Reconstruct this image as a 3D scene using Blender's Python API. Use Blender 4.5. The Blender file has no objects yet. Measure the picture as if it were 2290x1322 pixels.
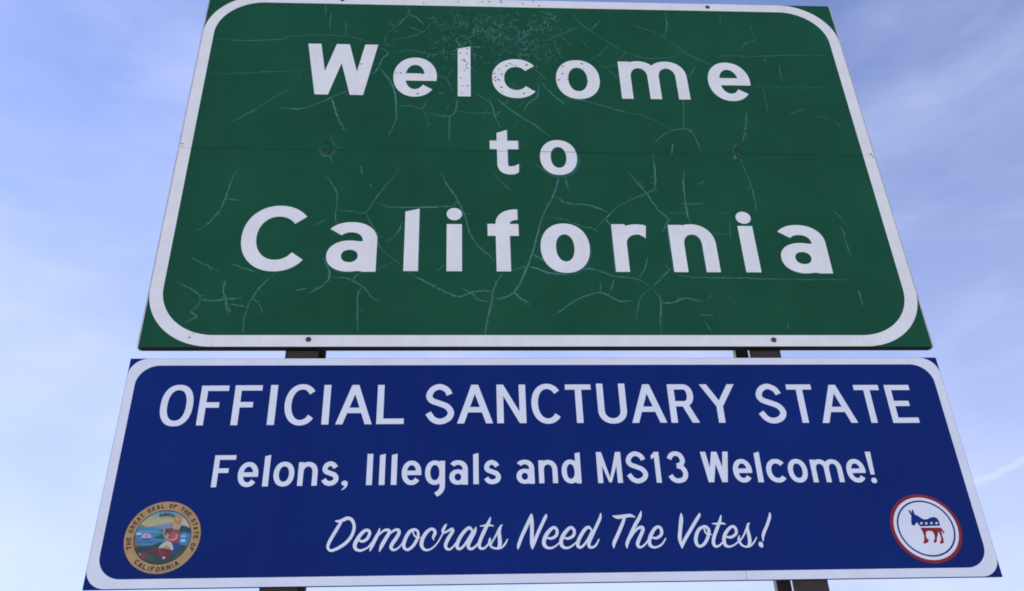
import bpy, math, random
import numpy as np
from mathutils import Vector, Matrix
from mathutils.geometry import delaunay_2d_cdt

random.seed(7)
scn = bpy.context.scene
COL = scn.collection

# ------------------------------------------------------------------ camera
F_PX = 2207.24                                   # focal length in photo pixels (2290 wide)
YAW, PITCH, ROLL = (math.radians(a) for a in (3.9643, 33.3576, -2.04597))
CAM = np.array([-0.3424, -3.2454, 1.60])         # eye height 1.6 m
Z0 = 1.60 + 1.906                                # height of the green sign's lower edge

def cam_axes():
    cy, sy, cp, sp = math.cos(YAW), math.sin(YAW), math.cos(PITCH), math.sin(PITCH)
    fwd = np.array([sy*cp, cy*cp, sp]); right = np.array([cy, -sy, 0.0]); up = np.cross(right, fwd)
    cr, sr = math.cos(ROLL), math.sin(ROLL)
    return cr*right + sr*up, -sr*right + cr*up, fwd
RT, UP, FW = cam_axes()
cd = bpy.data.cameras.new('camera'); cam = bpy.data.objects.new('camera', cd); COL.objects.link(cam)
cd.sensor_width = 36; cd.lens = F_PX/2290*36; cd.clip_end = 20000; cd.clip_start = 0.05
M = Matrix(((RT[0], UP[0], -FW[0], CAM[0]), (RT[1], UP[1], -FW[1], CAM[1]), (RT[2], UP[2], -FW[2], CAM[2]), (0, 0, 0, 1)))
cam.matrix_world = M
scn.camera = cam

# ------------------------------------------------------------------ world, sun, exposure
SUN = Vector((-0.74, 0.30, 0.60)).normalized()   # towards the sun: left of the signs, a little behind them
EL = math.asin(SUN.z); AZ = math.atan2(SUN.x, SUN.y)
w = bpy.data.worlds.new('World'); scn.world = w; w.use_nodes = True
nt = w.node_tree; nt.nodes.clear()
def N(t, **k):
    n = nt.nodes.new(t)
    for a, b in k.items(): setattr(n, a, b)
    return n
L = nt.links.new
out = N('ShaderNodeOutputWorld'); bg = N('ShaderNodeBackground'); L(bg.outputs[0], out.inputs[0])
sky = N('ShaderNodeTexSky', sky_type='NISHITA'); sky.sun_disc = False
sky.sun_elevation = EL; sky.sun_rotation = AZ
sky.altitude = 900; sky.air_density = 1.0; sky.dust_density = 0.6; sky.ozone_density = 4.0
bg.inputs[1].default_value = 0.105
tc = N('ShaderNodeTexCoord')
# thin cirrus: two scales of stretched noise on the view direction
mp = N('ShaderNodeMapping'); mp.inputs['Rotation'].default_value = (0.2, 0.5, 0.6); mp.inputs['Scale'].default_value = (1.2, 1.0, 2.6)
L(tc.outputs['Generated'], mp.inputs[0])
n1 = N('ShaderNodeTexNoise'); n1.inputs['Scale'].default_value = 2.1; n1.inputs['Detail'].default_value = 7; n1.inputs['Roughness'].default_value = 0.52; n1.inputs['Distortion'].default_value = 0.2
L(mp.outputs[0], n1.inputs['Vector'])
r1 = N('ShaderNodeMapRange', interpolation_type='SMOOTHSTEP'); r1.inputs[1].default_value = 0.40; r1.inputs[2].default_value = 0.72; r1.inputs[3].default_value = 0.0; r1.inputs[4].default_value = 0.30
L(n1.outputs[0], r1.inputs[0])
# haze whitening of the cirrus veil towards the horizon
sx = N('ShaderNodeSeparateXYZ'); L(tc.outputs['Generated'], sx.inputs[0])
r2 = N('ShaderNodeMapRange', interpolation_type='SMOOTHSTEP'); r2.inputs[1].default_value = 0.86; r2.inputs[2].default_value = 0.16; r2.inputs[3].default_value = 0.0; r2.inputs[4].default_value = 0.55
L(sx.outputs['Z'], r2.inputs[0])
mpb = N('ShaderNodeMapping'); mpb.inputs['Rotation'].default_value = (0.1, -0.35, 0.3); mpb.inputs['Scale'].default_value = (1.6, 1.2, 4.2)
L(tc.outputs['Generated'], mpb.inputs[0])
n2w = N('ShaderNodeTexNoise'); n2w.inputs['Scale'].default_value = 3.4; n2w.inputs['Detail'].default_value = 9; n2w.inputs['Roughness'].default_value = 0.5; n2w.inputs['Distortion'].default_value = 0.9
L(mpb.outputs[0], n2w.inputs['Vector'])
rw = N('ShaderNodeMapRange', interpolation_type='SMOOTHSTEP'); rw.inputs[1].default_value = 0.42; rw.inputs[2].default_value = 0.75; rw.inputs[3].default_value = 0.0; rw.inputs[4].default_value = 0.10
L(n2w.outputs[0], rw.inputs[0])
ad0 = N('ShaderNodeMath', operation='ADD'); L(r1.outputs[0], ad0.inputs[0]); L(rw.outputs[0], ad0.inputs[1])
add = N('ShaderNodeMath', operation='ADD', use_clamp=True); L(ad0.outputs[0], add.inputs[0]); L(r2.outputs[0], add.inputs[1])
tint = N('ShaderNodeMix', data_type='RGBA', blend_type='MULTIPLY'); tint.inputs[0].default_value = 1.0
L(sky.outputs[0], tint.inputs[6]); tint.inputs[7].default_value = (1.14, 1.05, 1.25, 1)
mix = N('ShaderNodeMix', data_type='RGBA'); L(add.outputs[0], mix.inputs[0]); L(tint.outputs[2], mix.inputs[6]); mix.inputs[7].default_value = (4.6, 5.05, 7.1, 1)
# old contrail drifting low on the far side of the signs: a thin broken streak along one great circle
def ray(px, py):
    d = FW + RT*(px-1145)/F_PX - UP*(py-661)/F_PX; return Vector(d).normalized()
cn = ray(2178, 1080).cross(ray(2292, 1030)).normalized()
dp = N('ShaderNodeVectorMath', operation='DOT_PRODUCT'); L(tc.outputs['Generated'], dp.inputs[0]); dp.inputs[1].default_value = cn
nz = N('ShaderNodeTexNoise'); nz.inputs['Scale'].default_value = 38; nz.inputs['Detail'].default_value = 4; L(tc.outputs['Generated'], nz.inputs['Vector'])
wob = N('ShaderNodeMath', operation='MULTIPLY_ADD'); L(nz.outputs[0], wob.inputs[0]); wob.inputs[1].default_value = 0.008; wob.inputs[2].default_value = -0.004
sm = N('ShaderNodeMath', operation='ADD'); L(dp.outputs['Value'], sm.inputs[0]); L(wob.outputs[0], sm.inputs[1])
ab = N('ShaderNodeMath', operation='ABSOLUTE'); L(sm.outputs[0], ab.inputs[0])
cm = N('ShaderNodeMapRange', interpolation_type='SMOOTHSTEP'); L(ab.outputs[0], cm.inputs[0]); cm.inputs[1].default_value = 0.0050; cm.inputs[2].default_value = 0.0; cm.inputs[3].default_value = 0.0; cm.inputs[4].default_value = 0.22
front = N('ShaderNodeVectorMath', operation='DOT_PRODUCT'); L(tc.outputs['Generated'], front.inputs[0]); front.inputs[1].default_value = ray(2330, 1015)
fr = N('ShaderNodeMapRange', interpolation_type='SMOOTHSTEP'); L(front.outputs['Value'], fr.inputs[0]); fr.inputs[1].default_value = 0.93; fr.inputs[2].default_value = 0.998
cmm = N('ShaderNodeMath', operation='MULTIPLY'); L(cm.outputs[0], cmm.inputs[0]); L(fr.outputs[0], cmm.inputs[1])
mix2 = N('ShaderNodeMix', data_type='RGBA'); L(cmm.outputs[0], mix2.inputs[0]); L(mix.outputs[2], mix2.inputs[6]); mix2.inputs[7].default_value = (5.6, 5.9, 7.2, 1)
L(mix2.outputs[2], bg.inputs[0])

sl = bpy.data.lights.new('sun', 'SUN'); sl.energy = 5.0; sl.angle = math.radians(0.53); sl.color = (1.0, 0.95, 0.87)
so = bpy.data.objects.new('sun', sl); COL.objects.link(so); so.rotation_euler = SUN.to_track_quat('Z', 'Y').to_euler(); so.location = (-8, 4, 10)
vs = scn.view_settings; vs.view_transform = 'Standard'; vs.look = 'None'; vs.gamma = 1; vs.use_curve_mapping = False
vs.exposure = 0.79
scn.cycles.filter_width = 1.8

# ------------------------------------------------------------------ helpers
def plane(px, py, Y=0.0):
    """photo pixel -> (x, z) on the vertical plane y = Y, z measured from the green sign's lower edge"""
    d = FW + RT*(px-1145)/F_PX - UP*(py-661)/F_PX
    t = (Y-CAM[1])/d[1]; P = CAM + t*d
    return P[0], P[2]-Z0
ZOOM = {'A1': (300, 0, .31776), 'A2': (840, 0, .31776), 'A3': (1400, 0, .31776), 'A4': (280, 380, .31776), 'A5': (880, 380, .31776), 'A6': (1440, 380, .31776),
        'B1': (340, 840, .21175), 'B2': (740, 840, .21175), 'B3': (1140, 840, .21175), 'B4': (1400, 840, .21175), 'B5': (1680, 840, .21175),
        'S1': (720, 1130, .13100), 'S2': (980, 1130, .17467), 'S3': (1350, 1130, .17467),
        'D': (1980, 1090, .13620), 'E': (260, 1105, .14368)}
def zp(z, x, y, Y=0.0):
    a, b, s = ZOOM[z]; return plane(a+x*s, b+y*s, Y)

def sock(n, names, v):
    for k in names:
        if k in n.inputs: n.inputs[k].default_value = v; return
def mat(name, col, rough=0.5, metal=0.0, var=0.12, scale=6.0, bump=0.0, bscale=40.0, spec=0.5, streak=0.0, col2=None, bumpdist=0.001):
    m = bpy.data.materials.new(name); m.use_nodes = True; t = m.node_tree; b = t.nodes['Principled BSDF']
    b.inputs['Roughness'].default_value = rough; b.inputs['Metallic'].default_value = metal; sock(b, ('Specular IOR Level', 'Specular'), spec)
    tcn = t.nodes.new('ShaderNodeTexCoord')
    no = t.nodes.new('ShaderNodeTexNoise'); no.inputs['Scale'].default_value = scale; no.inputs['Detail'].default_value = 6; no.inputs['Roughness'].default_value = 0.6
    t.links.new(tcn.outputs['Object'], no.inputs['Vector'])
    cr = t.nodes.new('ShaderNodeMix'); cr.data_type = 'RGBA'
    c2 = col2 if col2 else tuple(c*(1+var) for c in col)
    c1 = col if col2 else tuple(c*(1-var) for c in col)
    cr.inputs[6].default_value = (*c1, 1); cr.inputs[7].default_value = (*c2, 1)
    mr = t.nodes.new('ShaderNodeMapRange'); mr.inputs[1].default_value = 0.3; mr.inputs[2].default_value = 0.7
    t.links.new(no.outputs[0], mr.inputs[0]); t.links.new(mr.outputs[0], cr.inputs[0])
    last = cr.outputs[2]
    if streak:
        mpn = t.nodes.new('ShaderNodeMapping'); mpn.inputs['Scale'].default_value = (14, 14, 0.7); t.links.new(tcn.outputs['Object'], mpn.inputs[0])
        n2 = t.nodes.new('ShaderNodeTexNoise'); n2.inputs['Scale'].default_value = 1.5; n2.inputs['Detail'].default_value = 5; t.links.new(mpn.outputs[0], n2.inputs['Vector'])
        m2 = t.nodes.new('ShaderNodeMapRange'); m2.inputs[1].default_value = 0.45; m2.inputs[2].default_value = 0.75; m2.inputs[4].default_value = streak; t.links.new(n2.outputs[0], m2.inputs[0])
        x2 = t.nodes.new('ShaderNodeMix'); x2.data_type = 'RGBA'; t.links.new(m2.outputs[0], x2.inputs[0]); t.links.new(last, x2.inputs[6]); x2.inputs[7].default_value = (0.22, 0.20, 0.17, 1)
        last = x2.outputs[2]
    t.links.new(last, b.inputs['Base Color'])
    nr = t.nodes.new('ShaderNodeMapRange'); nr.inputs[3].default_value = max(0, rough-.08); nr.inputs[4].default_value = min(1, rough+.1); t.links.new(no.outputs[0], nr.inputs[0]); t.links.new(nr.outputs[0], b.inputs['Roughness'])
    if bump:
        n3 = t.nodes.new('ShaderNodeTexNoise'); n3.inputs['Scale'].default_value = bscale; n3.inputs['Detail'].default_value = 4; t.links.new(tcn.outputs['Object'], n3.inputs['Vector'])
        bp = t.nodes.new('ShaderNodeBump'); bp.inputs['Strength'].default_value = bump; bp.inputs['Distance'].default_value = bumpdist; t.links.new(n3.outputs[0], bp.inputs['Height']); t.links.new(bp.outputs[0], b.inputs['Normal'])
    return m
MT = dict(
    green=mat('green_sheeting', (0.0115, 0.090, 0.047), 0.5, var=0.14, scale=2.2, bump=0.25, bscale=3.0, bumpdist=0.004, streak=0.015, spec=0.06),
    white=mat('white_sheeting', (0.84, 0.88, 0.86), 0.42, var=0.06, scale=9, bump=0.1, bscale=25, streak=0.06),
    crack=mat('crack_film', (0.058, 0.185, 0.150), 0.7, var=0.45, scale=5, spec=.1),
    crackd=mat('bare_crack', (0.055, 0.165, 0.140), 0.8, var=0.35, scale=30, spec=.1),
    halo=mat('letter_film_edge', (0.026, 0.120, 0.120), 0.7, var=0.35, scale=12, spec=.1),
    chip=mat('chipped_spot', (0.075, 0.10, 0.10), 0.8, var=0.3, scale=40),
    seam=mat('seam_dirt', (0.010, 0.026, 0.024), 0.8, var=0.3, scale=12),
    undershade=mat('underside_shade', (0.007, 0.008, 0.014), 0.8, var=0.3, scale=8, spec=.1),  # near-black colour stands in for shade on the board's underside
    seamw=mat('seam_on_white', (0.16, 0.16, 0.17), 0.8, var=0.2, scale=12),
    alu=mat('board_edge', (0.16, 0.16, 0.17), 0.55, metal=0.3, var=0.2, scale=15),
    blue=mat('blue_vinyl', (0.0048, 0.0235, 0.165), 0.42, var=0.12, scale=1.8, bump=0.15, bscale=2.5, bumpdist=0.003, spec=0.07, streak=0.008),
    bwhite=mat('white_vinyl', (0.78, 0.86, 0.94), 0.42, var=0.05, scale=7, bump=0.1, bscale=20, streak=0.03),
    bolt=mat('dark_bolt', (0.055, 0.055, 0.065), 0.5, metal=0.5, var=0.3, scale=90, bump=0.2, bscale=200),
    boltg=mat('green_painted_bolt', (0.010, 0.040, 0.032), 0.6, var=0.4, scale=80),
    steel=mat('weathered_steel', (0.022, 0.019, 0.018), 0.8, metal=0.1, var=0.3, scale=9, bump=0.5, bscale=60, col2=(0.062, 0.052, 0.045)),
    tan=mat('seal_tan', (0.43, 0.285, 0.115), 0.45, var=0.16, scale=20),
    ink=mat('seal_ink', (0.022, 0.014, 0.012), 0.5, var=0.1, scale=20),
    rim=mat('seal_rim', (0.045, 0.016, 0.02), 0.5, var=0.1, scale=20),
    dred=mat('emblem_red', (0.27, 0.024, 0.034), 0.45, spec=.15, var=0.08, scale=20),
    dblue=mat('emblem_blue', (0.007, 0.033, 0.21), 0.45, spec=.1, var=0.08, scale=20),
    soil=mat('desert_soil', (0.36, 0.295, 0.22), 0.95, scale=0.6, var=0.2, bump=0.6, bscale=3, bumpdist=0.03, col2=(0.46, 0.39, 0.30)),
    concrete=mat('footing_concrete', (0.33, 0.32, 0.30), 0.9, var=0.12, scale=14, bump=0.4, bscale=60),
)
PRINT = {}
def pm(c):
    if c not in PRINT: PRINT[c] = mat('seal_print_%d' % len(PRINT), c, 0.45, var=0.10, scale=60)
    return PRINT[c]

def tag(o, label=None, cat=None, group=None, kind=None):
    if label: o['label'] = label
    if cat: o['category'] = cat
    if group: o['group'] = group
    if kind: o['kind'] = kind
    return o
def empty(name, loc):
    e = bpy.data.objects.new(name, None); COL.objects.link(e); e.location = loc; e.empty_display_size = 0.2; return e
def wpos(o):
    p = Vector(o.location)
    while o.parent: o = o.parent; p += o.location
    return p
def mesh_obj(name, verts, faces, m, parent=None, origin=None, smooth=False):
    """verts are world coordinates; origin is the object's own world origin"""
    V = np.asarray(verts, float)
    if origin is None: origin = V.mean(0)
    origin = Vector(origin)
    me = bpy.data.meshes.new(name)
    me.from_pydata([tuple(v - np.array(origin)) for v in V], [], faces)
    for mm in (m if isinstance(m, (list, tuple)) else [m]): me.materials.append(mm)
    me.update()
    if smooth:
        for p in me.polygons: p.use_smooth = True
    o = bpy.data.objects.new(name, me); COL.objects.link(o)
    if parent: o.parent = parent; o.location = origin - wpos(parent)
    else: o.location = origin
    return o

def union(polys):
    """union of simple 2D polygons -> (verts, triangles)"""
    vs, fs = [], []
    for p in polys:
        k = len(vs); a = sum(p[i][0]*p[(i+1) % len(p)][1]-p[(i+1) % len(p)][0]*p[i][1] for i in range(len(p)))
        q = p if a > 0 else p[::-1]
        if abs(a) < 1e-10: continue
        vs += [Vector((x*100, y*100)) for x, y in q]; fs.append(list(range(k, k+len(q))))
    r = delaunay_2d_cdt(vs, [], fs, 1, 1e-5)
    V = [(v.x/100, v.y/100) for v in r[0]]
    T = [tuple(f) for f, of in zip(r[2], r[5]) if of]
    used = sorted({i for t in T for i in t}); ix = {a: b for b, a in enumerate(used)}
    V = [V[i] for i in used]; T2 = []
    for t in T:
        t = [ix[i] for i in t]
        a = sum(V[t[i]][0]*V[t[(i+1) % len(t)]][1]-V[t[(i+1) % len(t)]][0]*V[t[i]][1] for i in range(len(t)))
        T2.append(tuple(t if a > 0 else t[::-1]))
    return V, T2

def plate(name, polys, m, parent, Y, th, back=0.0004, origin=None):
    """cut-out sheet: outline in (x, z) of the sign plane, front th in front of y = Y"""
    V, T = union(polys)
    n = len(V); cnt = {}
    for t in T:
        for i in range(len(t)):
            cnt[(t[i], t[(i+1) % len(t)])] = 1
    verts = [(x, Y-th, z+Z0) for x, z in V] + [(x, Y+back, z+Z0) for x, z in V]
    faces = [tuple(t) for t in T]               # seen from -y: x right, z up, counter-clockwise -> normal -y
    for (a, b) in cnt:
        if (b, a) not in cnt: faces.append((b, a, a+n, b+n))
    return mesh_obj(name, verts, faces, m, parent, origin)

def box(name, x0, x1, y0, y1, z0, z1, m, parent=None, bevel=0.0, origin=None):
    import bmesh
    bm = bmesh.new(); bmesh.ops.create_cube(bm, size=1)
    for v in bm.verts: v.co = Vector(((x0+x1)/2+v.co.x*(x1-x0), (y0+y1)/2+v.co.y*(y1-y0), (z0+z1)/2+v.co.z*(z1-z0)))
    if bevel: bmesh.ops.bevel(bm, geom=bm.edges[:], offset=bevel, segments=2, profile=0.7, affect='EDGES')
    bm.verts.ensure_lookup_table()
    vs = [tuple(v.co) for v in bm.verts]; fs = [tuple(v.index for v in f.verts) for f in bm.faces]; bm.free()
    return mesh_obj(name, vs, fs, m, parent, origin)

# ---- stroke primitives (lists of simple polygons)
def arc(cx, cy, rx, ry, a0, a1, sv, sh, p=2.0, n=None):
    n = n or max(6, int(abs(a1-a0)/7)); e = 2/p
    def pt(rx, ry, a):
        c, s = math.cos(a), math.sin(a)
        return (cx+rx*math.copysign(abs(c)**e, c), cy+ry*math.copysign(abs(s)**e, s))
    an = [math.radians(a0+(a1-a0)*i/n) for i in range(n+1)]
    o = [pt(rx, ry, a) for a in an]; q = [pt(rx-sv, ry-sh, a) for a in an]
    return [[o[i], o[i+1], q[i+1], q[i]] for i in range(n)]
def rect(x0, y0, x1, y1): return [[(x0, y0), (x1, y0), (x1, y1), (x0, y1)]]
def disc(cx, cy, rx, ry=None, n=28):
    ry = ry or rx
    return [[(cx+rx*math.cos(2*math.pi*i/n), cy+ry*math.sin(2*math.pi*i/n)) for i in range(n)]]
def spline(pts, sub=6):
    P = [np.array(p, float) for p in pts]; P = [2*P[0]-P[1]]+P+[2*P[-1]-P[-2]]; o = []
    for i in range(1, len(P)-2):
        for k in range(sub):
            t = k/sub; a, b, c, d = P[i-1:i+3]
            o.append(0.5*((2*b)+(-a+c)*t+(2*a-5*b+4*c-d)*t*t+(-a+3*b-3*c+d)*t**3))
    o.append(P[-2]); return o
def stroke(pts, caps=False, sub=6, joints=True):
    """variable-width brush stroke: pts (x, y, width)"""
    S = spline(pts, sub) if sub > 1 else [np.array(p, float) for p in pts]; polys = []
    for a, b in zip(S[:-1], S[1:]):
        d = b[:2]-a[:2]; l = math.hypot(*d)
        if l < 1e-7: continue
        nx, ny = -d[1]/l, d[0]/l; wa, wb = max(a[2], 1e-5)/2, max(b[2], 1e-5)/2
        polys.append([(a[0]+nx*wa, a[1]+ny*wa), (a[0]-nx*wa, a[1]-ny*wa), (b[0]-nx*wb, b[1]-ny*wb), (b[0]+nx*wb, b[1]+ny*wb)])
    if joints:
        for s in S:
            if not caps and min(math.hypot(s[0]-S[0][0], s[1]-S[0][1]), math.hypot(s[0]-S[-1][0], s[1]-S[-1][1])) < s[2]*.55: continue
            polys += disc(s[0], s[1], max(s[2], 1e-5)/2*.999, n=14)
    return polys

# ---- highway letter shapes in a box w x h, stem sv, bar sh
def glyph(c, w, h, sv, sh, cap=None):
    P = lambda *q: [[(x*w, y*h) for x, y in q]]
    cap = cap or h
    if c in 'Oo': return arc(w/2, h/2, w/2, h/2, 0, 360, sv, sh, 2.15 if c == 'o' else 2.3, 56)
    if c in 'CcG':
        a0 = 40; rx = w/(1+math.cos(math.radians(a0)))
        g = arc(rx, h/2, rx, h/2, a0, 360-a0, sv, sh, 2.12, 44)
        if c == 'G': g += rect(w*.55, h*.34, w, h*.34+sh) + rect(w-sv, h*.12, w, h*.5)
        return g
    if c == 'e':
        y0, y1 = .405*h, .405*h+sh*.98
        return arc(w/2, h/2, w/2, h/2, -10, 322, sv, sh, 2.1, 52) + [[(sv*.4, y0), (w*.992, y0), (w*.998, .47*h), (w*.99, .52*h), (w-sv*.6, y1), (sv*.4, y1)]]
    if c == 'l': return [[(0, 0), (w, 0), (w, h), (0, h-.27*w)]]
    if c == 'I': return rect(0, 0, w, h)
    if c == 'F': return rect(0, 0, sv, h)+rect(sv*.5, h-sh, w, h)+rect(sv*.5, .44*h, .72*w, .44*h+sh)
    if c == 'E': return rect(0, 0, sv, h)+rect(sv*.5, h-sh, w*.96, h)+rect(sv*.5, .44*h, .80*w, .44*h+sh)+rect(sv*.5, 0, w, sh)
    if c == 'L': return rect(0, 0, sv, h)+rect(sv*.5, 0, w, sh)
    if c == 'A':
        k = sv*1.04/w
        return P((0, 0), (k, 0), (.5+k/2, 1), (.5-k/2, 1))+P((1-k, 0), (1, 0), (.5+k/2, 1), (.5-k/2, 1))+P((.2, .28), (.8, .28), (.8-.06, .28+sh/h), (.2+.06, .28+sh/h))
    if c == 'N': return rect(0, 0, sv, h)+rect(w-sv, 0, w, h)+[[(0, h), (sv*1.02, h), (w, 0), (w-sv*1.02, 0)]]
    if c == 'T': return rect(0, h-sh, w, h)+rect(w/2-sv/2, 0, w/2+sv/2, h)
    if c == 'H': return rect(0, 0, sv, h)+rect(w-sv, 0, w, h)+rect(0, .42*h, w, .42*h+sh)
    if c == 'K': return rect(0, 0, sv, h)+P((.1, .3), (.75, 1), (1, 1), (.1, .15))+P((.35, .55), (.75, 0), (1, 0), (.5, .7))
    if c == 'U': return rect(0, .32*h, sv, h)+rect(w-sv, .32*h, w, h)+arc(w/2, .33*h, w/2, .33*h, 180, 360, sv, sh, 2.1, 30)
    if c == 'R':
        y0 = .42*h; ry = (h-y0)/2; rx = .34*w
        return rect(0, 0, sv, h)+rect(sv*.5, h-sh, w*.55, h)+rect(sv*.5, y0, w*.55, y0+sh)+arc(.55*w, y0+ry, rx, ry, -90, 90, sv*.98, sh, 2.15, 24)+[[(.42*w, y0+sh*.6), (.42*w+sv*1.08, y0+sh*.6), (w, 0), (w-sv*1.12, 0)]]
    if c == 'Y':
        k = sv*1.12/w
        return P((0, 1), (k, 1), (.5+sv/w/2, .44), (.5-sv/w/2, .42))+P((1-k, 1), (1, 1), (.5+sv/w/2, .42), (.5-sv/w/2, .44))+rect(w/2-sv/2, 0, w/2+sv/2, h*.46)
    if c == 'M':
        k = sv*1.03/w
        return rect(0, 0, sv, h)+rect(w-sv, 0, w, h)+P((0, 1), (k, 1), (.55, .02), (.45, .02))+P((1-k, 1), (1, 1), (.55, .02), (.45, .02))
    if c == 'W':
        k = sv*1.08/w; a, b = .165, .165+k
        return P((0, 1), (k, 1), (b, 0), (a, 0))+P((.5-k/2, 1), (.5+k/2, 1), (b, 0), (a, 0))+P((.5-k/2, 1), (.5+k/2, 1), (1-a, 0), (1-b, 0))+P((1-k, 1), (1, 1), (1-a, 0), (1-b, 0))
    if c in 'Ss':
        n = [(.93, .77), (.80, .915), (.50, 1.0), (.20, .92), (.055, .74), (.17, .60), (.50, .515), (.83, .42), (.99, .25), (.86, .08), (.52, 0), (.22, .07), (.02, .245)]
        if c == 's': n = [(.90, .80), (.72, .94), (.47, 1.0), (.20, .93), (.07, .75), (.18, .60), (.50, .515), (.84, .42), (.98, .25), (.84, .07), (.50, 0), (.22, .05), (.02, .20)]
        s = (sv+sh)/2
        return stroke([(s*.48+x*(w-s*.96), s*.5+y*(h-s), s) for x, y in n], sub=5)
    if c == 'a':
        return rect(w-sv, 0, w, .62*h)+arc(.47*w, .62*h, .53*w, .38*h, 0, 143, sv, sh, 2.15, 26)+arc(.46*w, .31*h, .46*w, .31*h, 0, 360, sv, sh*.88, 2.15, 40)+rect(.5*w, .62*h-sh*.88, w-sv*.5, .62*h-.015*h)+rect(.5*w, .012*h, w-sv*.4, sh*.78)
    if c in 'nr':
        if c == 'r': return rect(0, 0, sv, h)+arc(.70*w, .58*h, .70*w, .42*h, 70, 180, sv, sh*1.02, 2.1, 22)+[[(.92*w, .99*h), (.98*w, .965*h), (.93*w, .70*h), (.86*w, .745*h), (.80*w, .76*h), (.86*w, .99*h)]]
        return rect(0, 0, sv, h*.985)+rect(w-sv, 0, w, .57*h)+arc(.5*w, .56*h, .5*w, .44*h, 0, 180, sv, sh, 2.15, 30)
    if c == 'm':
        k = (w+sv)/2; g = rect(0, 0, sv, h*.985)
        for x0 in (0, w-k): g += rect(x0+k-sv, 0, x0+k, .58*h)+arc(x0+k/2, .57*h, k/2, .43*h, 0, 180, sv, sh, 2.15, 28)
        return g
    if c == 'i': return rect(0, 0, w, h)
    if c == 'f':
        x = .26*w; rx = w-x
        return rect(x, 0, x+sv, h*.75)+rect(0, .562*h, w, .756*h)+arc(x+rx*.98, h*.745, rx*.98, h*.255, 90, 180, sv, .175*h, 2.3, 18)
    if c == 't':
        x = .25*w
        return [[(x, .22*h), (x+sv, .22*h), (x+sv, h), (x, h*.925)]]+rect(0, .56*h, w, .75*h)+arc(x+.44*w, .24*h, .44*w, .24*h, 180, 285, sv, .17*h, 2.2, 18)+[[(x+.42*w, 0), (x+.60*w, .005*h), (.985*w, .05*h), (w, .235*h), (.86*w, .19*h), (x+.42*w, .17*h)]]
    if c == 'd': return arc(.47*w, h/2, .47*w, h/2, 0, 360, sv, sh, 2.15, 44)+[[(w-sv, 0), (w, 0), (w, cap), (w-sv, cap-.27*sv)]]
    if c == 'g': return arc(.49*w, h/2, .49*w, h/2, 0, 360, sv, sh, 2.15, 44)+rect(w-sv, -.10*h, w, h*.985)+stroke([(w-sv/2, -.02*h, sv), (w-sv*.58, -.15*h, sv), (w-sv*1.0, -.29*h, sv*.98), (w-sv*1.75, -.40*h, sv*.95)], sub=5)
    if c == '1': return rect(w-sv, 0, w, h)+[[(0, .87*h), (w*.42, .99*h), (w-sv*.5, h), (w-sv*.5, .83*h), (w-sv, .82*h), (.05*w, .76*h)]]
    if c == '3':
        s = (sv+sh)/2; n = [(.06, .80), (.22, .94), (.48, 1.0), (.76, .94), (.90, .76), (.80, .61), (.52, .545)]
        m = [(.52, .545), (.84, .47), (1.0, .27), (.87, .07), (.50, 0), (.20, .06), (.03, .20)]
        q = lambda n: stroke([(s*.48+x*(w-s*.96), s*.5+y*(h-s), s) for x, y in n], sub=5)
        return q(n)+q(m)
    raise KeyError(c)

# ------------------------------------------------------------------ ground
g = 6000.0
gv, gf, nseg = [], [], 48
rings = [0.0, 3, 8, 20, 60, 200, 800, 2500, g]
gv.append((0, 0, 0))
for r in rings[1:]:
    for i in range(nseg):
        a = 2*math.pi*i/nseg
        gv.append((r*math.cos(a), r*math.sin(a), (random.uniform(-.03, .03) if 3 < r < 300 else 0)))
for i in range(nseg): gf.append((0, 1+i, 1+(i+1) % nseg))
for k in range(len(rings)-2):
    for i in range(nseg):
        a = 1+k*nseg; gf.append((a+i, a+nseg+i, a+nseg+(i+1) % nseg, a+(i+1) % nseg))
tag(mesh_obj('ground', gv, gf, MT['soil'], origin=(0, 0, 0)), kind='structure')

# ------------------------------------------------------------------ steel posts
FY, FWD = 0.0245, 0.122                           # front of the posts, flange width
def post(xc, xr, label):
    e = empty('sign_post', (xc, FY, 0)); tag(e, label, 'post', 'steel posts carrying the signs')
    top = Z0+1.93
    box('flange', xc-FWD/2, xc+FWD/2, FY, FY+0.008, -0.3, top, MT['steel'], e, 0.0012)
    box('web', xc-0.004, xc+0.004, FY+0.007, FY+0.042, -0.3, top-0.001, MT['steel'], e)
    box('rear_strut', xr-0.026, xr+0.026, FY+0.118, FY+0.150, -0.3, top-0.002, MT['steel'], e, 0.0015)
    for z in (0.5, Z0-0.52, Z0+0.35, Z0+1.45):
        box('spacer', min(xc, xr)-0.02, max(xc, xr)+0.02, FY+0.0075, FY+0.1185, z, z+0.09, MT['steel'], e, 0.001)
    n = 28; vs = []; fs = []
    for z, r in ((-0.25, .27), (.035, .27), (.055, .25)):
        vs += [(xc+r*math.cos(2*math.pi*i/n), FY+.08+r*math.sin(2*math.pi*i/n), z) for i in range(n)]
    for k in (0, 1): fs += [(k*n+i, k*n+(i+1) % n, k*n+n+(i+1) % n, k*n+n+i) for i in range(n)]
    fs.append(tuple(range(2*n, 3*n)))
    mesh_obj('concrete_footing', vs, fs, MT['concrete'], e)
post(-0.9205, -0.876, 'weathered brown steel post behind the signs on the round gold seal side')
post(0.8615, 0.8095, 'weathered brown steel post behind the signs on the donkey emblem side')

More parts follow.
